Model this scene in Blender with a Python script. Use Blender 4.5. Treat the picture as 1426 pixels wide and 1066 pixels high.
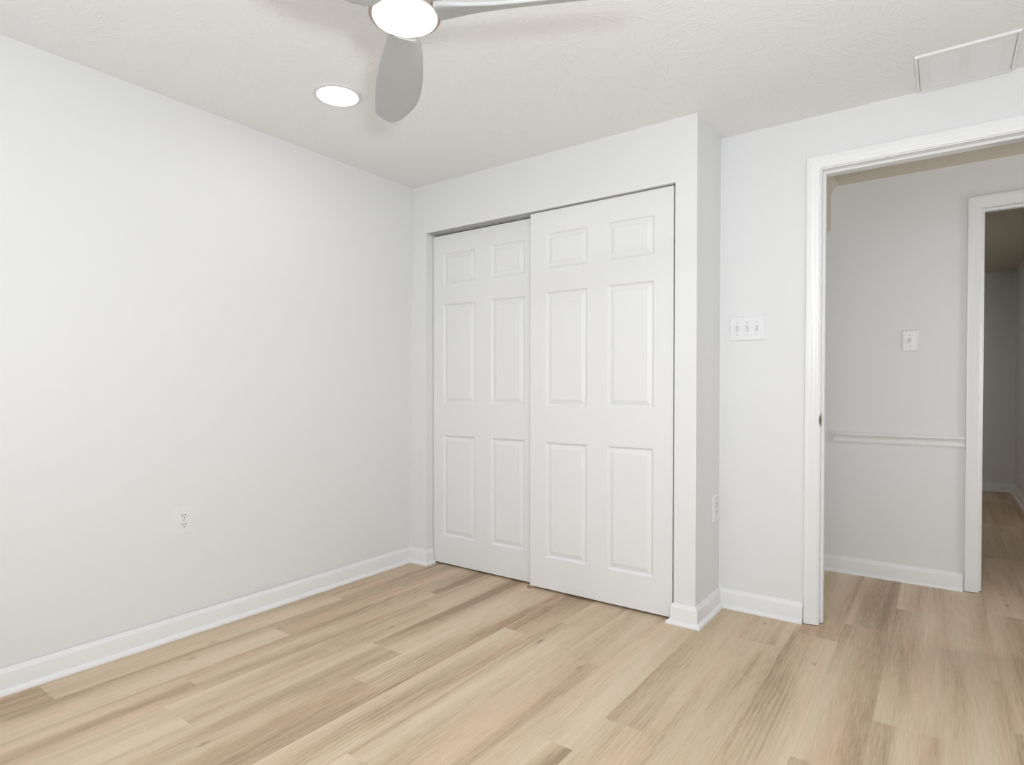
import bpy, bmesh, math, random
from mathutils import Vector, Matrix
R = math.radians
for o in list(bpy.data.objects): bpy.data.objects.remove(o, do_unlink=True)
scene = bpy.context.scene
COL = scene.collection

# ------------------------------------------------------------------ camera, world, lights, exposure
F_PX, YAW, PITCH, ROLL, PPY = 837.55, -0.6214, -0.0124, 0.001, 551.96
cam_d = bpy.data.cameras.new('camera'); cam = bpy.data.objects.new('camera', cam_d); COL.objects.link(cam)
cam_d.sensor_width = 36.0; cam_d.lens = 36.0 * F_PX / 1426; cam_d.shift_y = (PPY - 533) / 1426
cam_d.clip_start = 0.02
fwd = Vector((math.sin(YAW)*math.cos(PITCH), math.cos(YAW)*math.cos(PITCH), math.sin(PITCH)))
rt = Vector((math.cos(YAW), -math.sin(YAW), 0)); up = rt.cross(fwd)
r2 = rt*math.cos(ROLL) + up*math.sin(ROLL); u2 = up*math.cos(ROLL) - rt*math.sin(ROLL)
mw = Matrix((r2, u2, -fwd)).transposed().to_4x4(); mw.translation = (2.7187, -2.7107, 1.0907)
cam.matrix_world = mw
scene.camera = cam

world = bpy.data.worlds.new('sky'); scene.world = world; world.use_nodes = True
wn = world.node_tree.nodes['Background']; wn.inputs[0].default_value = (0.85, 0.93, 1.0, 1); wn.inputs[1].default_value = 1.5

def area(name, loc, rot, sx, sy, power, col=(1, 1, 1), shape='RECTANGLE', spread=180):
    d = bpy.data.lights.new(name, 'AREA'); d.shape = shape; d.size = sx
    if shape in ('RECTANGLE', 'ELLIPSE'): d.size_y = sy
    d.energy = power; d.color = col; d.spread = R(spread)
    o = bpy.data.objects.new(name, d); COL.objects.link(o); o.location = loc; o.rotation_euler = rot
    return o
# L_*: watts of each light
L_FRONT, L_RIGHT, L_REAR_FILL, L_FLASH, L_HALL, L_FAR = 6.5, 2, 20, 36, 10, 5.5
COOL = (0.87, 0.945, 1.0)
# added fill lights inside two unseen, made-up windows (front wall and right wall)
area('fill_front_window', (1.10, -3.36, 1.42), (R(90), 0, 0), 1.0, 1.1, L_FRONT, COOL)
area('fill_right_window', (3.86, -1.75, 1.42), (R(90), 0, R(90)), 1.3, 1.1, L_RIGHT, COOL)
# the photographer's lamp beside the camera: throws the blade shadows on the ceiling
area('photo_lamp', (3.02, -2.72, 1.22), (R(138), 0, R(30)), 0.16, 0.16, L_FLASH, (0.918, 0.966, 1.0), 'DISK')
# added unseen fills: a ceiling light behind the camera (the one in view and the fan light glow by themselves), one at the hall's end, one in the far room
area('ceiling_fill_rear', (2.5, -2.80, 2.330), (0, 0, 0), 0.6, 0.6, L_REAR_FILL, (0.95, 0.98, 1.0), 'DISK')
area('hall_fill', (4.19, 0.80, 1.25), (R(94), 0, R(80)), 0.5, 1.4, L_HALL, (1.0, 0.98, 0.95))
area('far_room_fill', (2.2, 3.6, 2.33), (0, 0, 0), 0.3, 0.3, L_FAR, (1.0, 0.98, 0.92), 'DISK')

scene.view_settings.view_transform = 'Standard'; scene.view_settings.look = 'None'
scene.view_settings.gamma = 1.0; scene.view_settings.use_curve_mapping = False
scene.view_settings.exposure = -0.06

# ------------------------------------------------------------------ materials
def new_mat(name):
    m = bpy.data.materials.new(name); m.use_nodes = True
    nt = m.node_tree; b = nt.nodes['Principled BSDF']
    return m, nt, b
def nd(nt, t, **k):
    n = nt.nodes.new(t)
    for a, v in k.items(): setattr(n, a, v)
    return n
def math_n(nt, op, a, b=None):
    n = nd(nt, 'ShaderNodeMath', operation=op)
    for i, x in enumerate((a, b)):
        if x is None: continue
        if isinstance(x, (int, float)): n.inputs[i].default_value = x
        else: nt.links.new(x, n.inputs[i])
    return n.outputs[0]
def paint(name, col, rough, bump=0.0, scale=(180, 180, 180), detail=3, spec=0.5, dist=0.002, lumps=None):
    m, nt, b = new_mat(name)
    tc = nd(nt, 'ShaderNodeTexCoord'); mp = nd(nt, 'ShaderNodeMapping'); mp.inputs['Scale'].default_value = scale
    nt.links.new(tc.outputs['Object'], mp.inputs[0])
    nz = nd(nt, 'ShaderNodeTexNoise'); nz.inputs['Scale'].default_value = 1; nz.inputs['Detail'].default_value = detail
    nt.links.new(mp.outputs[0], nz.inputs['Vector'])
    mix = nd(nt, 'ShaderNodeMix', data_type='RGBA')
    mix.inputs[6].default_value = tuple(c*0.985 for c in col) + (1,); mix.inputs[7].default_value = tuple(col) + (1,)
    nt.links.new(nz.outputs[0], mix.inputs[0]); nt.links.new(mix.outputs[2], b.inputs['Base Color'])
    b.inputs['Roughness'].default_value = rough; b.inputs['Specular IOR Level'].default_value = spec
    if bump:
        bp = nd(nt, 'ShaderNodeBump'); bp.inputs['Strength'].default_value = bump; bp.inputs['Distance'].default_value = dist
        nt.links.new(nz.outputs[0], bp.inputs['Height']); nt.links.new(bp.outputs[0], b.inputs['Normal'])
    return m
M = {}
M['wall'] = paint('wall_paint', (0.825, 0.825, 0.828), 0.6, 0.08, (160, 160, 160))
M['trim'] = paint('trim_paint', (0.855, 0.855, 0.857), 0.32, 0.0)
M['door'] = paint('door_paint', (0.84, 0.84, 0.85), 0.36, 0.03, (220, 220, 8))
M['plastic'] = paint('white_plastic', (0.845, 0.845, 0.853), 0.3)
M['can_trim'] = paint('recessed_trim', (0.74, 0.74, 0.74), 0.4)
M['dark'] = paint('dark_slot', (0.03, 0.03, 0.03), 0.6)
M['screw'] = paint('screw_head', (0.55, 0.55, 0.55), 0.35)
M['toggle_gap'] = paint('toggle_recess', (0.28, 0.28, 0.28), 0.5)
M['blade'] = paint('silver_blade', (0.42, 0.425, 0.42), 0.3, 0.0)
M['guide'] = paint('brown_plastic', (0.36, 0.22, 0.16), 0.5)
def metal(name, col, rough):
    m = paint(name, col, rough); m.node_tree.nodes['Principled BSDF'].inputs['Metallic'].default_value = 1; return m
M['ring'] = metal('brushed_nickel', (0.52, 0.44, 0.40), 0.35)
M['track'] = metal('aluminium_track', (0.55, 0.55, 0.54), 0.45)
M['brass'] = metal('aged_brass', (0.38, 0.28, 0.19), 0.4)
def emit(name, col, s):
    m, nt, b = new_mat(name)
    b.inputs['Base Color'].default_value = (0.9, 0.9, 0.9, 1); b.inputs['Emission Color'].default_value = col + (1,)
    b.inputs['Emission Strength'].default_value = s; b.inputs['Roughness'].default_value = 0.5
    return m
M['fan_lamp'] = emit('opal_diffuser', (1.0, 0.93, 0.84), 1.3)
M['can_lamp'] = emit('led_lens', (0.99, 0.98, 0.97), 19.0)
m, nt, b = new_mat('window_glass'); b.inputs['Transmission Weight'].default_value = 1; b.inputs['Roughness'].default_value = 0.0; b.inputs['IOR'].default_value = 1.1
M['glass'] = m

# ceiling: hand-brushed stipple texture in white flat paint
def ceiling_mat(name, col):
    m, nt, b = new_mat(name)
    b.inputs['Base Color'].default_value = col; b.inputs['Roughness'].default_value = 0.75
    b.inputs['Specular IOR Level'].default_value = 0.3
    tc = nd(nt, 'ShaderNodeTexCoord')
    v = nd(nt, 'ShaderNodeTexVoronoi'); v.inputs['Scale'].default_value = 8.0          # patches, each brushed its own way
    nt.links.new(tc.outputs['Object'], v.inputs['Vector'])
    ang = nd(nt, 'ShaderNodeSeparateColor'); nt.links.new(v.outputs['Color'], ang.inputs[0])
    vr = nd(nt, 'ShaderNodeVectorRotate', rotation_type='Z_AXIS')
    nt.links.new(tc.outputs['Object'], vr.inputs['Vector'])
    nt.links.new(math_n(nt, 'MULTIPLY', ang.outputs[0], 6.28), vr.inputs['Angle'])
    mp = nd(nt, 'ShaderNodeMapping'); mp.inputs['Scale'].default_value = (18, 95, 20); nt.links.new(vr.outputs[0], mp.inputs[0])
    nz = nd(nt, 'ShaderNodeTexNoise'); nz.inputs['Scale'].default_value = 1; nz.inputs['Detail'].default_value = 3; nz.inputs['Distortion'].default_value = 0.6
    nt.links.new(mp.outputs[0], nz.inputs['Vector'])
    rmp = nd(nt, 'ShaderNodeValToRGB'); rmp.color_ramp.elements[0].position = 0.50; rmp.color_ramp.elements[1].position = 0.78
    nt.links.new(nz.outputs[0], rmp.inputs[0])
    bp = nd(nt, 'ShaderNodeBump'); bp.inputs['Strength'].default_value = 0.38; bp.inputs['Distance'].default_value = 0.004
    nt.links.new(rmp.outputs[0], bp.inputs['Height']); nt.links.new(bp.outputs[0], b.inputs['Normal'])
    return m
M['ceiling'] = ceiling_mat('stippled_ceiling_paint', (0.90, 0.90, 0.897, 1))
M['cream_ceiling'] = ceiling_mat('cream_ceiling_tone', (0.70, 0.655, 0.55, 1))  # darker, warmer colour than the bedroom ceiling

# floor: oak planks; every plank face carries its own random offset in the colour attribute 'plank'
def floor_mat():
    m, nt, b = new_mat('oak_planks')
    L = nt.links.new
    tc = nd(nt, 'ShaderNodeTexCoord'); at = nd(nt, 'ShaderNodeAttribute', attribute_name='plank')
    sc = nd(nt, 'ShaderNodeSeparateColor'); L(at.outputs['Color'], sc.inputs[0])
    off = nd(nt, 'ShaderNodeVectorMath', operation='SCALE'); off.inputs['Scale'].default_value = 37.0
    L(at.outputs['Color'], off.inputs[0])
    pos = nd(nt, 'ShaderNodeVectorMath', operation='ADD'); L(tc.outputs['Object'], pos.inputs[0]); L(off.outputs[0], pos.inputs[1])
    def noise(sc3, detail, rough=0.5, dist=0.0):
        mp = nd(nt, 'ShaderNodeMapping'); mp.inputs['Scale'].default_value = sc3; L(pos.outputs[0], mp.inputs[0])
        n = nd(nt, 'ShaderNodeTexNoise'); n.inputs['Scale'].default_value = 1; n.inputs['Detail'].default_value = detail
        n.inputs['Roughness'].default_value = rough; n.inputs['Distortion'].default_value = dist
        L(mp.outputs[0], n.inputs['Vector']); return n.outputs[0]
    broad = noise((7.0, 0.55, 1), 1.5, 0.45, 0.3)          # wide tone bands along the plank
    streak = noise((38, 1.6, 1), 4, 0.6, 0.5)            # narrow streaks
    fine = noise((210, 10, 1), 4, 0.7)                   # pores
    hue = noise((9, 0.9, 1), 2)
    # cathedral figure: bands bent by broad noise
    mp = nd(nt, 'ShaderNodeMapping'); mp.inputs['Scale'].default_value = (1.0, 0.14, 1); L(pos.outputs[0], mp.inputs[0])
    wv = nd(nt, 'ShaderNodeTexWave', wave_type='RINGS', rings_direction='SPHERICAL'); wv.inputs['Scale'].default_value = 26
    wv.inputs['Distortion'].default_value = 7; wv.inputs['Detail'].default_value = 2.5; wv.inputs['Detail Scale'].default_value = 0.55
    L(mp.outputs[0], wv.inputs['Vector'])
    cmask = noise((4.5, 0.9, 1), 1)
    cr = nd(nt, 'ShaderNodeMapRange'); cr.inputs[1].default_value = 0.50; cr.inputs[2].default_value = 0.66; L(cmask, cr.inputs[0])
    # tone = weighted sum, ramped to colours
    t = math_n(nt, 'MULTIPLY', broad, 1.25)
    t = math_n(nt, 'ADD', t, math_n(nt, 'MULTIPLY', streak, 0.42))
    t = math_n(nt, 'ADD', t, math_n(nt, 'MULTIPLY', fine, 0.60))
    t = math_n(nt, 'ADD', t, math_n(nt, 'MULTIPLY', math_n(nt, 'SUBTRACT', sc.outputs[2], 0.5), 0.12))
    t = math_n(nt, 'SUBTRACT', t, math_n(nt, 'MULTIPLY', math_n(nt, 'MULTIPLY', wv.outputs['Fac'], cr.outputs[0]), 0.11))
    t = math_n(nt, 'SUBTRACT', t, 0.59)
    rp = nd(nt, 'ShaderNodeValToRGB'); e = rp.color_ramp.elements
    e[0].position = 0.22; e[0].color = (0.382, 0.264, 0.178, 1)
    e[1].position = 0.80; e[1].color = (0.740, 0.585, 0.449, 1)
    for p, c in ((0.38, (0.520, 0.379, 0.261, 1)), (0.52, (0.625, 0.471, 0.336, 1)), (0.66, (0.683, 0.528, 0.389, 1))):
        x = e.new(p); x.color = c
    L(t, rp.inputs[0])
    # drift between greyish and reddish oak
    tint = nd(nt, 'ShaderNodeMix', data_type='RGBA', blend_type='MULTIPLY'); tint.inputs[0].default_value = 1.0
    tr = nd(nt, 'ShaderNodeValToRGB'); tr.color_ramp.elements[0].position = 0.32; tr.color_ramp.elements[0].color = (1.005, 0.965, 0.94, 1)
    tr.color_ramp.elements[1].position = 0.54; tr.color_ramp.elements[1].color = (0.965, 0.995, 0.96, 1)
    L(hue, tr.inputs[0]); L(rp.outputs[0], tint.inputs[6]); L(tr.outputs[0], tint.inputs[7])
    # knots
    mp2 = nd(nt, 'ShaderNodeMapping'); mp2.inputs['Scale'].default_value = (6.0, 2.2, 1); L(pos.outputs[0], mp2.inputs[0])
    vo = nd(nt, 'ShaderNodeTexVoronoi', voronoi_dimensions='2D'); vo.inputs['Scale'].default_value = 1; vo.inputs['Randomness'].default_value = 1
    L(mp2.outputs[0], vo.inputs['Vector'])
    vc = nd(nt, 'ShaderNodeSeparateColor'); L(vo.outputs['Color'], vc.inputs[0])
    kn = nd(nt, 'ShaderNodeMapRange'); kn.inputs[1].default_value = 0.01; kn.inputs[2].default_value = 0.07; kn.inputs[3].default_value = 0.6; kn.inputs[4].default_value = 0.0
    L(math_n(nt, 'ADD', vo.outputs['Distance'], math_n(nt, 'MULTIPLY', math_n(nt, 'SUBTRACT', streak, 0.5), 0.22)), kn.inputs[0])
    ksel = math_n(nt, 'GREATER_THAN', vc.outputs[0], 0.80)
    kf = math_n(nt, 'MULTIPLY', kn.outputs[0], ksel)
    km = nd(nt, 'ShaderNodeMix', data_type='RGBA'); km.inputs[7].default_value = (0.20, 0.13, 0.085, 1)
    L(kf, km.inputs[0]); L(tint.outputs[2], km.inputs[6])
    L(km.outputs[2], b.inputs['Base Color'])
    b.inputs['Roughness'].default_value = 0.5; b.inputs['Specular IOR Level'].default_value = 0.35
    bp = nd(nt, 'ShaderNodeBump'); bp.inputs['Strength'].default_value = 0.05; bp.inputs['Distance'].default_value = 0.001
    L(fine, bp.inputs['Height']); L(bp.outputs[0], b.inputs['Normal'])
    return m
M['floor'] = floor_mat()

# ------------------------------------------------------------------ helpers
def link(name, bm, mat, parent=None, smooth=False):
    bmesh.ops.recalc_face_normals(bm, faces=bm.faces[:])
    me = bpy.data.meshes.new(name); bm.to_mesh(me); bm.free()
    me.materials.append(M[mat])
    if smooth:
        for p in me.polygons: p.use_smooth = True
        me.set_sharp_from_angle(angle=R(38))
    o = bpy.data.objects.new(name, me); COL.objects.link(o)
    if parent: o.parent = parent
    return o
def struct(name, bm, mat, parent=None, smooth=False, label=None):
    o = link(name, bm, mat, parent, smooth)
    if parent is None:
        o['kind'] = 'structure'
        if label: o['label'] = label
    return o
def tag(o, label, cat, group=None, kind=None):
    o['label'] = label; o['category'] = cat
    if group: o['group'] = group
    if kind: o['kind'] = kind
    return o
def empty(name, loc=(0, 0, 0), rz=0.0):
    o = bpy.data.objects.new(name, None); COL.objects.link(o); o.location = loc; o.rotation_euler = (0, 0, rz)
    o.empty_display_size = 0.05
    return o
def box(bm, x0, x1, y0, y1, z0, z1, bev=0.0, seg=2):
    vs = [bm.verts.new((x, y, z)) for x in (x0, x1) for y in (y0, y1) for z in (z0, z1)]
    fs = [bm.faces.new([vs[i] for i in q]) for q in ((0, 1, 3, 2), (4, 6, 7, 5), (0, 4, 5, 1), (2, 3, 7, 6), (0, 2, 6, 4), (1, 5, 7, 3))]
    if bev:
        es = {e for f in fs for e in f.edges}
        bmesh.ops.bevel(bm, geom=list(es), offset=bev, segments=seg, profile=0.5, affect='EDGES', clamp_overlap=True)
def boxes(*bs):
    bm = bmesh.new()
    for q in bs: box(bm, *q)
    return bm
def sweep(bm, prof, path, to3):
    """closed profile [(d, h)] mitred along a 2-D path; d is measured to the LEFT of travel; to3(a, b, h) gives the 3-D point"""
    P = [Vector(p) for p in path]; n = len(P); rings = []
    for i in range(n):
        t0 = (P[i]-P[i-1]).normalized() if i else None
        t1 = (P[i+1]-P[i]).normalized() if i < n-1 else None
        if t0 is None: t0 = t1
        if t1 is None: t1 = t0
        n0 = Vector((-t0.y, t0.x)); n1 = Vector((-t1.y, t1.x)); nn = (n0+n1).normalized(); k = 1/max(0.2, nn.dot(n0))
        rings.append([bm.verts.new(to3(*(P[i]+nn*(k*d)), h)) for d, h in prof])
    m = len(prof)
    for a, c in zip(rings, rings[1:]):
        for j in range(m): bm.faces.new((a[j], a[(j+1) % m], c[(j+1) % m], c[j]))
    bm.faces.new(rings[0]); bm.faces.new(rings[-1][::-1])
def lathe(bm, prof, seg=64, cx=0, cy=0):
    rings = []
    for r, z in prof:
        if r < 1e-6: rings.append([bm.verts.new((cx, cy, z))])
        else: rings.append([bm.verts.new((cx+r*math.cos(2*math.pi*i/seg), cy+r*math.sin(2*math.pi*i/seg), z)) for i in range(seg)])
    for a, c in zip(rings, rings[1:]):
        for i in range(seg):
            j = (i+1) % seg
            if len(a) == 1 and len(c) == 1: continue
            if len(a) == 1: bm.faces.new((a[0], c[i], c[j]))
            elif len(c) == 1: bm.faces.new((a[i], a[j], c[0]))
            else: bm.faces.new((a[i], a[j], c[j], c[i]))

# ------------------------------------------------------------------ dimensions
H = 2.34; XC = 1.8083; D = 0.3515; YF = -3.4; XR = 3.9; DB = 0.47
XL0, XL1, ZO = 0.125, 1.706, 2.0465            # closet opening
XJ, XJ2, DZ = 2.2636, 3.07, 2.0911             # bedroom doorway
YH, HZ = 1.343, 2.30                           # hall far wall, hall ceiling
X2, X22, DZ2 = 2.884, 3.66, 2.052              # hall doorway
YB, XB = 5.5, 3.34                             # far room

# ------------------------------------------------------------------ floor
def floor():
    random.seed(11)
    w = 0.18; x_min, x_max, y_min, y_max = -0.16, 4.34, -3.52, 5.62
    known = {0.20: -1.128, 0.56: -0.502, 0.74: -0.976, 0.92: -1.228, 1.28: -0.307, 1.46: -0.600, 1.82: -0.924, 2.00: 0.0, 2.18: 0.207,
             2.36: 0.454, 2.72: 0.166, 2.90: 1.003, 0.38: -1.60, 1.10: -1.75, 1.64: 0.10, 0.02: -0.70, 2.54: -0.42}
    bm = bmesh.new(); lay = bm.loops.layers.float_color.new('plank')
    x = 0.02 - w
    while x < x_max:
        a, c = max(x, x_min), min(x + w, x_max)
        j = known.get(round(x, 2), random.uniform(-1.2, 0)); j -= 1.24*math.ceil((j - y_min)/1.24)
        while j < y_max:
            y0, y1 = max(j, y_min), min(j + 1.24, y_max)
            if y1 > y0 + 1e-4 and c > a + 1e-4:
                f = bm.faces.new([bm.verts.new(p) for p in ((a, y0, 0), (c, y0, 0), (c, y1, 0), (a, y1, 0))])
                col = (random.random(), random.random(), random.random(), 1)
                for lp in f.loops: lp[lay] = col
            j += 1.24
        x += w
    # the slab below
    vs = [bm.verts.new((xx, yy, zz)) for zz in (-0.004, -0.12) for xx, yy in ((x_min, y_min), (x_max, y_min), (x_max, y_max), (x_min, y_max))]
    for q in ((0, 1, 2, 3), (4, 5, 6, 7), (0, 1, 5, 4), (1, 2, 6, 5), (2, 3, 7, 6), (3, 0, 4, 7)): bm.faces.new([vs[i] for i in q])
    me = bpy.data.meshes.new('floor')
    for f in bm.faces:
        f.normal_update()
        if f.calc_center_median().z > -0.001 and f.normal.z < 0: f.normal_flip()
    bm.to_mesh(me); bm.free(); me.materials.append(M['floor'])
    o = bpy.data.objects.new('floor', me); COL.objects.link(o); o['kind'] = 'structure'
floor()

# ------------------------------------------------------------------ bedroom shell
bm = bmesh.new()                                                        # left wall, a touch out of plumb as in the photo
pts = [(0.0, YF, 0), (0.0, YF, H), (-0.012, 0.0, 0), (0.013, 0.0, H)]
vi = [bm.verts.new(p) for p in pts]; vo = [bm.verts.new((-0.12, p[1], p[2])) for p in pts]
for q in ((0, 2, 3, 1),): bm.faces.new([vi[i] for i in q]); bm.faces.new([vo[i] for i in q])
for a, c in ((0, 2), (2, 3), (3, 1), (1, 0)): bm.faces.new((vi[a], vi[c], vo[c], vo[a]))
struct('wall_left', bm, 'wall')
struct('wall_back', boxes((-0.12, XL0, 0, 0.10, 0, H), (XL0, XL1, 0, 0.10, ZO, H), (XL1, XC, 0, 0.10, 0, H)), 'wall')
struct('wall_return', boxes((XC-0.10, XC, 0.10, D, 0, H)), 'wall')
struct('wall_door', boxes((XC-0.10, XJ-0.018, D, DB, 0, H), (XJ-0.018, XJ2+0.018, D, DB, DZ+0.018, H), (XJ2+0.018, XR, D, DB, 0, H)), 'wall')
struct('wall_right', boxes((XR, XR+0.12, -1.1, DB, 0, H), (XR, XR+0.12, YF, -2.4, 0, H), (XR, XR+0.12, -2.4, -1.1, 0, 0.87), (XR, XR+0.12, -2.4, -1.1, 1.97, H)), 'wall')
struct('wall_front', boxes((-0.12, 0.60, YF-0.12, YF, 0, H), (1.60, XR+0.12, YF-0.12, YF, 0, H), (0.60, 1.60, YF-0.12, YF, 0, 0.87), (0.60, 1.60, YF-0.12, YF, 1.97, H)), 'wall')
struct('ceiling', boxes((-0.12, XR+0.12, YF-0.12, DB, H, H+0.1)), 'ceiling')
struct('wall_closet_inner', boxes((-0.12, XC-0.10, 0.72, 0.8, 0, H), (-0.12, 0.0, 0.1, 0.72, 0, H), (XC-0.10, XC, D+0.12, 0.8, 0, H)), 'wall')
struct('ceiling_closet', boxes((-0.12, XC, DB, 0.8, H, H+0.1)), 'wall')
def window(name, horizontal, c0, c1, wall):
    """white double-hung window set in its opening"""
    f = bmesh.new(); z0, z1 = 0.87, 1.97
    def b(a0, a1, d0, d1, zz0, zz1):
        if horizontal: box(f, a0, a1, wall-d1, wall-d0, zz0, zz1)
        else: box(f, wall+d0, wall+d1, a0, a1, zz0, zz1)
    for a0, a1, q0, q1 in ((c0, c0+0.05, z0, z1), (c1-0.05, c1, z0, z1), (c0+0.05, c1-0.05, z0, z0+0.05), (c0+0.05, c1-0.05, z1-0.05, z1), (c0+0.05, c1-0.05, 1.40, 1.44)):
        b(a0, a1, 0.05, 0.10, q0, q1)
    w_ = struct(name, f, 'trim')
    g = bmesh.new()
    if horizontal: box(g, c0+0.05, c1-0.05, wall-0.085, wall-0.08, z0+0.05, z1-0.05)
    else: box(g, wall+0.08, wall+0.085, c0+0.05, c1-0.05, z0+0.05, z1-0.05)
    link('pane', g, 'glass', w_)
window('added_window_1', True, 0.60, 1.60, YF)  # added window out of view, holds the front fill light
window('added_window_2', False, -2.4, -1.1, XR)  # added window out of view, holds the right-hand fill light

# ------------------------------------------------------------------ hall and far room shell
struct('wall_hall', boxes((1.9, X2-0.018, YH, YH+0.115, 0, H+0.06), (X2-0.018, X22+0.018, YH, YH+0.115, DZ2+0.018, H+0.06), (X22+0.018, 4.3, YH, YH+0.115, 0, H+0.06)), 'wall')
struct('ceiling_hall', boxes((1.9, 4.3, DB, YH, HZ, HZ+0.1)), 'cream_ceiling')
struct('wall_hall_left', boxes((1.81, 1.9, DB, YH+0.115, 0, H+0.06)), 'wall')
struct('wall_hall_right', boxes((4.2, 4.3, DB, YH, 0, HZ)), 'wall')
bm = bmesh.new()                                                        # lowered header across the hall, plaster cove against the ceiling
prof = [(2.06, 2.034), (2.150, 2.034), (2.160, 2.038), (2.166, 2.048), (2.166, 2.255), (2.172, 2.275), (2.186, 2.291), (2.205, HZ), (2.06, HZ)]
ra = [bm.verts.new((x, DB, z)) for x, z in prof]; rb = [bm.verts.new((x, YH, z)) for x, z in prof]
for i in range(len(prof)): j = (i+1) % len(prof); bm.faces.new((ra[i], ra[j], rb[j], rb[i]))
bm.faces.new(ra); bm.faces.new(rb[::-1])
struct('wall_header', bm, 'cream_ceiling', smooth=True)  # darker cream colour puts shade on the header, which the hall fill brightens
struct('wall_far', boxes((1.5, XB+0.1, YB, YB+0.1, 0, H)), 'wall')
struct('wall_far_right', boxes((XB, XB+0.1, 2.7, YB, 0, H), (XB+0.1, 4.3, 2.7, 2.8, 0, H), (4.2, 4.3, YH+0.115, 2.7, 0, H)), 'wall')
struct('wall_far_left', boxes((1.4, 1.5, YH+0.115, YB+0.1, 0, H), (1.5, 1.81, YH+0.115, YH+0.2, 0, H)), 'wall')
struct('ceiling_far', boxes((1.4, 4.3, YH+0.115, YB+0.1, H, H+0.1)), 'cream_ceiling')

# ------------------------------------------------------------------ baseboards with shoe moulding
BASE = [(0, 0.0), (0.013, 0.0), (0.013, 0.074), (0.0115, 0.078), (0.009, 0.080), (0.0075, 0.086), (0.004, 0.092), (0, 0.092)]
SHOE = [(0.013, 0.0), (0.030, 0.0), (0.030, 0.004), (0.0285, 0.009), (0.024, 0.0145), (0.018, 0.018), (0.013, 0.019)]
def baseboard(name, path, flip=False):
    if flip: path = path[::-1]
    sgn = 1
    bm = bmesh.new(); sweep(bm, BASE, path, lambda a, c, h: (a, c, h)); o = struct(name, bm, 'trim', smooth=True)
    bm = bmesh.new(); sweep(bm, SHOE, path, lambda a, c, h: (a, c, h)); link('shoe_molding', bm, 'trim', o, True)
# travel so that the room lies on the LEFT of the path
baseboard('baseboard_left', [(XL0, 0.055), (XL0, 0.0), (-0.0115, 0.0), (0.0, -1.0), (0.0, YF)][::1])
baseboard('baseboard_back', [(XJ-0.0665, D), (XC, D), (XC, 0.0), (XL1, 0.0), (XL1, 0.012)])
baseboard('baseboard_hall', [(X2-0.069, YH), (1.9, YH)])
baseboard('baseboard_far', [(XB, 2.7), (XB, YB), (1.5, YB)])
baseboard('baseboard_front', [(0.0, YF), (XR, YF), (XR, D), (XJ2+0.065, D)])

# ------------------------------------------------------------------ door frames
CAS = [(0.0, 0.0), (0.0, 0.0075), (0.004, 0.010), (0.012, 0.0105), (0.015, 0.0125), (0.030, 0.0135), (0.034, 0.0160), (0.047, 0.0165), (0.050, 0.0175), (0.056, 0.0165), (0.058, 0.012), (0.058, 0.0)]
def frame(name, xa, xb, top, y0, y1):
    """jamb + stop + stepped casing on both faces of a doorway, opening xa..xb"""
    root = empty(name, (xa, y0, 0)); root['kind'] = 'structure'
    def part(n, bm, mat='trim', sm=False, parent=None):
        bmesh.ops.translate(bm, verts=bm.verts[:], vec=(-xa, -y0, 0))
        o = link(n, bm, mat, parent or root, sm); return o
    j0, j1 = y0-0.002, y1+0.002
    part('jamb', boxes((xa-0.018, xa, j0, j1, 0.003, top+0.018), (xb, xb+0.018, j0, j1, 0.003, top+0.018), (xa, xb, j0, j1, top, top+0.018)))
    s0 = y0 + 0.036; s1 = s0 + 0.034; st = 0.011
    part('door_stop', boxes((xa, xa+st, s0, s1, 0.004, top), (xb-st, xb, s0, s1, 0.004, top), (xa+st, xb-st, s0, s1, top-st, top)))
    rv = 0.006
    for yy, sg in ((y0, -1), (y1, 1)):
        bm = bmesh.new()
        path = [(xb+rv, 0.004), (xb+rv, top+rv), (xa-rv, top+rv), (xa-rv, 0.004)]      # outward is to the right: use -d
        sweep(bm, [(-d, h) for d, h in CAS], path, lambda a, c, h, yy=yy, sg=sg: (a, yy+sg*h, c))
        part('casing', bm, 'trim', True)
    return root, part
d1, part1 = frame('door_1', XJ, XJ2, DZ, D, DB)
bm = bmesh.new()                                                        # strike plate: curved lip and dark latch hole
box(bm, XJ-0.0005, XJ+0.0012, D+0.000, D+0.030, 0.917, 0.977, 0.0005, 1)
for i in range(6):
    a0, a1 = i/6, (i+1)/6
    z0, z1 = 0.925+0.044*a0, 0.925+0.044*a1; b0, b1 = math.sin(a0*math.pi)*0.008, math.sin(a1*math.pi)*0.008
    vs = [bm.verts.new(p) for p in ((XJ+0.0012, D, z0), (XJ+0.0012, D, z1), (XJ-0.002, D-0.003-b1, z1), (XJ-0.002, D-0.003-b0, z0))]
    bm.faces.new(vs)
sp = part1('strike_plate', bm, 'brass'); sp['label'] = 'aged brass strike plate'
part1('latch_hole', boxes((XJ+0.001, XJ+0.0016, D+0.008, D+0.022, 0.934, 0.960)), 'dark', parent=None)
d2, part2 = frame('door_2', X2, X22, DZ2, YH, YH+0.115)

# chair rail on the hall wall, stopped short of the header
RAIL = [(0, 0.0), (0.010, 0.0), (0.012, 0.006), (0.012, 0.014), (0.0085, 0.018), (0.0085, 0.026), (0.013, 0.034), (0.020, 0.041), (0.024, 0.046), (0.024, 0.054), (0.020, 0.058), (0, 0.058)]
bm = bmesh.new(); sweep(bm, RAIL, [(X2-0.0645, YH), (2.186, YH), ], lambda a, c, h: (a, c, 0.776+h))
struct('trim_1', bm, 'trim', smooth=True)

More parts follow.
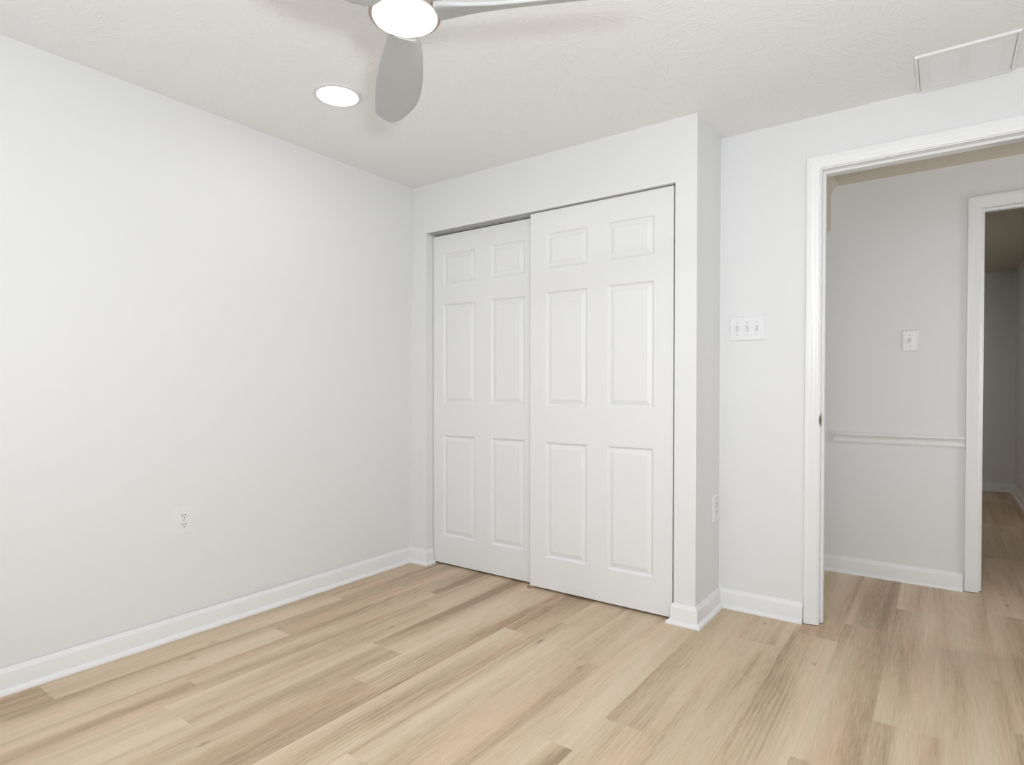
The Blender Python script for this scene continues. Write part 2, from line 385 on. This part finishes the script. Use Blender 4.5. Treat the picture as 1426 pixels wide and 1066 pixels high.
# ------------------------------------------------------------------ closet doors
def closet_door(name, x0, x1, y, z0, z1, cols, label):
    t = 0.034; root = empty(name, ((x0+x1)/2, y+t/2, 0))
    tag(root, label, 'door', kind='thing')
    ox, oy = (x0+x1)/2, y+t/2
    rows = ((1.732, 1.922), (0.996, 1.609), (0.183, 0.804))
    # moulded leaf: face grid with sunk openings that slope in to the groove
    bm = bmesh.new()
    xs = sorted({x0, x1, *[v for c in cols for v in c]}); zs = sorted({z0, z1, *[v for r in rows for v in r]})
    V = {}
    def vert(x, yy, z):
        k = (round(x, 5), round(yy, 5), round(z, 5))
        if k not in V: V[k] = bm.verts.new((x, yy, z))
        return V[k]
    holes = [(c, r) for c in cols for r in rows]
    for i in range(len(xs)-1):
        for k in range(len(zs)-1):
            cx, cz = (xs[i]+xs[i+1])/2, (zs[k]+zs[k+1])/2
            if any(c[0] < cx < c[1] and r[0] < cz < r[1] for c, r in holes): continue
            bm.faces.new([vert(*p) for p in ((xs[i], y, zs[k]), (xs[i+1], y, zs[k]), (xs[i+1], y, zs[k+1]), (xs[i], y, zs[k+1]))])
    STEPS = ((0.0, 0.0), (0.003, 0.0022), (0.008, 0.0085), (0.012, 0.0100))
    for c, r in holes:
        loops = [[vert(*p) for p in ((c[0]+o, y+d, r[0]+o), (c[1]-o, y+d, r[0]+o), (c[1]-o, y+d, r[1]-o), (c[0]+o, y+d, r[1]-o))] for o, d in STEPS]
        for a, b_ in zip(loops, loops[1:]):
            for q in range(4): bm.faces.new((a[q], a[(q+1) % 4], b_[(q+1) % 4], b_[q]))
        bm.faces.new(loops[-1])
    # sides and back
    per = [(x, z0) for x in xs] + [(x1, z) for z in zs[1:]] + [(x, z1) for x in xs[::-1][1:]] + [(x0, z) for z in zs[::-1][1:-1]]
    fr = [vert(x, y, z) for x, z in per]; bk = [vert(x, y+t, z) for x, z in per]
    n = len(per)
    for i in range(n): bm.faces.new((fr[i], fr[(i+1) % n], bk[(i+1) % n], bk[i]))
    bm.faces.new(bk)
    bmesh.ops.translate(bm, verts=bm.verts[:], vec=(-ox, -oy, 0))
    leaf = link('leaf', bm, 'door', root)
    for c, r in holes:                                                   # raised fields
        bm = bmesh.new(); P = ((0.0125, 0.0099), (0.0145, 0.0096), (0.034, 0.0035), (0.0355, 0.0022))
        loops = [[bm.verts.new(p) for p in ((c[0]+o-ox, y+d-oy, r[0]+o), (c[1]-o-ox, y+d-oy, r[0]+o), (c[1]-o-ox, y+d-oy, r[1]-o), (c[0]+o-ox, y+d-oy, r[1]-o))] for o, d in P]
        for a, b_ in zip(loops, loops[1:]):
            for q in range(4): bm.faces.new((a[q], a[(q+1) % 4], b_[(q+1) % 4], b_[q]))
        bm.faces.new(loops[-1]); bm.faces.new(loops[0][::-1])
        link('panel', bm, 'door', root)
    return root
closet_door('closet_slider', 0.886, 1.692, 0.020, 0.013, 2.041, ((0.988, 1.236), (1.350, 1.596)), 'white six-panel sliding closet door on the right, in front of the other leaf')
closet_door('closet_slider', 0.129, 0.930, 0.062, 0.011, 2.034, ((0.213, 0.464), (0.584, 0.819)), 'white six-panel sliding closet door on the left, behind the other leaf near the corner')

t = empty('closet_door_track', (0.915, 0.05, ZO))
tag(t, 'grey metal sliding track under the closet opening header, above the two white doors', 'door track', kind='thing')
def tpart(n, mat, *bs):
    bm = bmesh.new()
    for q in bs: box(bm, q[0]-0.915, q[1]-0.915, q[2]-0.05, q[3]-0.05, q[4]-ZO, q[5]-ZO)
    return link(n, bm, mat, t)
tpart('channel', 'track', (XL0+0.006, XL1-0.006, 0.008, 0.094, ZO-0.0015, ZO-0.0002), (XL0+0.02, XL1-0.012, 0.056, 0.0575, ZO-0.009, ZO-0.0015), (XL0+0.006, XL1-0.006, 0.0985, 0.1, ZO-0.02, ZO-0.0015))
tpart('lip', 'track', (XL0+0.02, XL1-0.012, 0.014, 0.0155, ZO-0.0042, ZO-0.0015))
bm = bmesh.new(); box(bm, XL0, XL1, -0.0022, -0.0001, ZO, ZO+0.010, 0.0006, 1)
struct('trim_2', bm, 'trim')

bm = bmesh.new()                                                         # small floor guide between the leaves
box(bm, 0.876, 0.900, 0.004, 0.016, 0.0, 0.004, 0.001, 1); box(bm, 0.878, 0.890, 0.006, 0.014, 0.004, 0.013, 0.002, 2)
tag(link('floor_guide', bm, 'guide'), 'tiny brown door guide on the floor where the two closet doors overlap', 'door guide', kind='thing')

# ------------------------------------------------------------------ switches and outlets (built facing -y, wall plane at local y = 0)
def plate(bm, w, h):
    z = h/2; x = w/2
    P = ((0.0, 0.0), (0.0, -0.0022), (0.0025, -0.0048), (0.005, -0.0056))
    loops = [[bm.verts.new(p) for p in ((-x+o, d, -z+o), (x-o, d, -z+o), (x-o, d, z-o), (-x+o, d, z-o))] for o, d in P]
    for a, b_ in zip(loops, loops[1:]):
        for q in range(4): bm.faces.new((a[q], a[(q+1) % 4], b_[(q+1) % 4], b_[q]))
    bm.faces.new(loops[-1]); bm.faces.new(loops[0][::-1])
def disc_y(bm, x, z, r, y0, y1, seg=16, flat=0.0):
    """short cylinder along -y; flat cuts its left and right sides"""
    ring = []
    for i in range(seg):
        a = 2*math.pi*i/seg; px = r*math.cos(a); pz = r*math.sin(a)
        if flat: pz = max(-flat, min(flat, pz))
        ring.append((x+px, z+pz))
    a_ = [bm.verts.new((px, y0, pz)) for px, pz in ring]; b_ = [bm.verts.new((px, y1, pz)) for px, pz in ring]
    for i in range(seg): j = (i+1) % seg; bm.faces.new((a_[i], a_[j], b_[j], b_[i]))
    bm.faces.new(b_); bm.faces.new(a_[::-1])
def outlet(loc, rz, label, group=None):
    root = empty('electrical_outlet', loc, rz); tag(root, label, 'outlet', group, kind='thing')
    bm = bmesh.new(); plate(bm, 0.080, 0.127); link('cover_plate', bm, 'plastic', root)
    for s in (1, -1):
        zc = s*0.0195
        bm = bmesh.new(); disc_y(bm, 0, zc, 0.0172, -0.0050, -0.0072, 28, 0.0142); rc = link('receptacle', bm, 'plastic', root)
        for dx, hh in ((-0.0064, 0.0045), (0.0064, 0.0038)):
            bm = bmesh.new(); box(bm, dx-0.0014, dx+0.0014, -0.0076, -0.0066, zc+0.003-hh, zc+0.003+hh); link('slot', bm, 'dark', rc)
        bm = bmesh.new(); disc_y(bm, 0, zc-0.0085, 0.0027, -0.0066, -0.0076, 12); link('ground_hole', bm, 'dark', rc)
    bm = bmesh.new(); disc_y(bm, 0, 0, 0.003, -0.0050, -0.0066, 12); link('screw', bm, 'screw', root)
    return root
def switch(loc, rz, w, h, n, label, ups):
    root = empty('light_switch', loc, rz); tag(root, label, 'light switch', kind='thing')
    bm = bmesh.new(); plate(bm, w, h); link('cover_plate', bm, 'plastic', root)
    for i in range(n):
        x = (i-(n-1)/2)*0.046
        bm = bmesh.new(); box(bm, x-0.0058, x+0.0058, -0.0060, -0.0050, -0.0125, 0.0125); link('toggle_recess', bm, 'toggle_gap', root)
        bm = bmesh.new(); s = 1 if ups[i] else -1
        a = [bm.verts.new(p) for p in ((x-0.0048, -0.0055, -0.0105), (x+0.0048, -0.0055, -0.0105), (x+0.0048, -0.0055, 0.0105), (x-0.0048, -0.0055, 0.0105))]
        c = [bm.verts.new(p) for p in ((x-0.004, -0.019, s*0.011-0.0035), (x+0.004, -0.019, s*0.011-0.0035), (x+0.004, -0.019, s*0.011+0.0035), (x-0.004, -0.019, s*0.011+0.0035))]
        for q in range(4): bm.faces.new((a[q], a[(q+1) % 4], c[(q+1) % 4], c[q]))
        bm.faces.new(c); bm.faces.new(a[::-1]); link('toggle', bm, 'plastic', root)
        for s2 in (1, -1):
            bm = bmesh.new(); disc_y(bm, x, s2*0.030, 0.0031, -0.0050, -0.0064, 12); link('screw', bm, 'screw', root)
    return root
outlet((-0.0062, -1.400, 0.508), R(90), 'white duplex outlet low on the long bare left wall')
outlet((XC, 0.288, 0.502), R(90), 'white duplex outlet on the narrow wall return beside the closet')
outlet((XB, 5.157, 0.512), R(-90), 'small outlet seen edge-on in the dim room beyond the hall')
switch((1.9385, D, 1.386), 0, 0.163, 0.119, 3, 'white triple toggle switch plate on the wall between closet and doorway', (0, 0, 1))
switch((2.5665, YH, 1.363), 0, 0.074, 0.119, 1, 'white single toggle switch on the hall wall above the chair rail', (0,))

# ------------------------------------------------------------------ ceiling vent
vx0, vx1, vy0, vy1 = 2.622, 2.934, 0.020, 0.346
v = empty('ceiling_vent', ((vx0+vx1)/2, (vy0+vy1)/2, H)); tag(v, 'white rectangular air vent cover on the ceiling above the doorway', 'vent', kind='thing')
ox, oy = (vx0+vx1)/2, (vy0+vy1)/2; hx, hy = (vx1-vx0)/2, (vy1-vy0)/2
bm = bmesh.new()                                                        # rolled flange, then a narrow groove around the cover
P = ((0.0, 0.0), (0.0, -0.005), (0.002, -0.008), (0.008, -0.009), (0.0095, -0.008), (0.0095, -0.001))
loops = [[bm.verts.new(p) for p in ((-hx+o, -hy+o, d), (hx-o, -hy+o, d), (hx-o, hy-o, d), (-hx+o, hy-o, d))] for o, d in P]
for a, b_ in zip(loops, loops[1:]):
    for q in range(4): bm.faces.new((a[q], a[(q+1) % 4], b_[(q+1) % 4], b_[q]))
bm.faces.new(loops[0]); bm.faces.new(loops[-1][::-1])
link('frame', bm, 'trim', v)
bm = bmesh.new(); g = 0.0125
xs = (-hx+g, -hx+0.045, -0.014, 0.014, hx-0.045, hx-g)
box(bm, -hx+g, hx-g, -hy+0.011, -hy+0.035, -0.006, -0.0012); box(bm, -hx+g, hx-g, hy-0.035, hy-0.011, -0.006, -0.0012)
for k in (0, 2, 4): box(bm, xs[k], xs[k+1], -hy+0.035, hy-0.035, -0.006, -0.0012)
link('cover', bm, 'trim', v)
for x0, x1 in ((xs[1], xs[2]), (xs[3], xs[4])):
    bm = bmesh.new(); n = 26; ya, yb = -hy+0.035, hy-0.035; st = (yb-ya)/n
    for i in range(n):                                                   # closed blades lapping one another
        yy = ya+st*i
        q = [bm.verts.new(p) for x in (x0, x1) for p in ((x, yy, -0.0052), (x, yy+st, -0.0044), (x, yy+st, -0.0012), (x, yy, -0.0012))]
        for f in ((0, 1, 2, 3), (4, 7, 6, 5), (0, 4, 5, 1), (1, 5, 6, 2), (2, 6, 7, 3), (3, 7, 4, 0)): bm.faces.new([q[m_] for m_ in f])
    link('louver_panel', bm, 'trim', v)

# ------------------------------------------------------------------ recessed light
rl = empty('recessed_light', (0.6165, -1.050, H)); tag(rl, 'round white recessed ceiling light, lit, beside the fan blade', 'ceiling light', kind='thing')
bm = bmesh.new(); lathe(bm, [(0.083, -0.0005), (0.0835, -0.005), (0.086, -0.008), (0.094, -0.0068), (0.0992, -0.0045), (0.100, -0.0003)], 72); link('trim_ring', bm, 'can_trim', rl, True)
bm = bmesh.new(); lathe(bm, [(0, -0.0012), (0.083, -0.0012), (0.0832, -0.0004)], 72); link('lens', bm, 'can_lamp', rl)

# ------------------------------------------------------------------ ceiling fan
FX, FY = 1.608, -1.625
fan = empty('ceiling_fan', (FX, FY, H)); tag(fan, 'silver three-blade ceiling fan with a glowing round light', 'ceiling fan', kind='thing')
def fl(n, prof, mat, sm=True):
    bm = bmesh.new(); lathe(bm, [(r, z-H) for r, z in prof], 72); return link(n, bm, mat, fan, sm)
fl('canopy', [(0, H-0.0005), (0.075, H-0.0005), (0.078, H-0.006), (0.078, H-0.035), (0.070, H-0.052), (0.045, H-0.060), (0, H-0.060)], 'blade')
fl('downrod', [(0.0, H-0.055), (0.016, H-0.055), (0.016, 2.19), (0, 2.19)], 'blade')
fl('motor_housing', [(0, 2.205), (0.035, 2.205), (0.055, 2.195), (0.078, 2.165), (0.090, 2.12), (0.094, 2.085), (0.093, 2.062), (0.086, 2.0515), (0, 2.0515)], 'blade')
fl('light_ring', [(0.0, 2.052), (0.088, 2.052), (0.0905, 2.049), (0.0905, 2.031), (0.0885, 2.028), (0.0830, 2.028), (0.0822, 2.033), (0.0, 2.033)], 'ring')
fl('light_diffuser', [(0.0, 2.0325), (0.0812, 2.0325), (0.0812, 2.0275), (0.0795, 2.0230), (0.074, 2.0195), (0.060, 2.0170), (0.035, 2.0155), (0, 2.0150)], 'fan_lamp')
ST = [(0.086, 0.036, -0.036, 8, 0.022), (0.100, 0.041, -0.045, 12, 0.020), (0.130, 0.045, -0.053, 19, 0.018), (0.176, 0.048, -0.057, 25, 0.0165), (0.240, 0.056, -0.061, 29, 0.0155),
      (0.304, 0.064, -0.0605, 30, 0.014), (0.350, 0.068, -0.057, 30, 0.013), (0.395, 0.072, -0.0515, 30, 0.012), (0.440, 0.074, -0.042, 30, 0.011), (0.498, 0.076, -0.0265, 30, 0.010),
      (0.550, 0.0765, -0.0115, 30, 0.009), (0.590, 0.0765, 0.006, 30, 0.008), (0.612, 0.0765, 0.0165, 30, 0.007), (0.624, 0.0755, 0.0235, 30, 0.006), (0.630, 0.068, 0.032, 30, 0.005), (0.632, 0.060, 0.040, 30, 0.004)]
ZB, DROOP = 2.032, 0.03
def blade(T):
    bm = bmesh.new(); rings = []; N = 14
    for u, a, c, pt, th in ST:
        mid, half = (a+c)/2, (a-c)/2; ring = []
        for i in range(2*N):
            ph = 2*math.pi*i/(2*N); s = math.cos(ph); k = math.sin(ph)
            vv = mid + half*math.copysign(abs(s)**0.55, s); hh = th/2*math.copysign(abs(k)**0.6, k)
            b_ = R(pt); ring.append(bm.verts.new((u, vv - hh*math.sin(b_), ZB - DROOP*(u-0.1) + vv*math.tan(b_) + hh*math.cos(b_) - H)))
        rings.append(ring)
    for a, c in zip(rings, rings[1:]):
        for i in range(2*N): j = (i+1) % (2*N); bm.faces.new((a[i], a[j], c[j], c[i]))
    bm.faces.new(rings[0][::-1]); bm.faces.new(rings[-1])
    o = link('blade', bm, 'blade', fan, True); o.rotation_euler = (0, 0, R(T)); return o
for T in (138, 24, 274): blade(T)
bpy.context.view_layer.update()
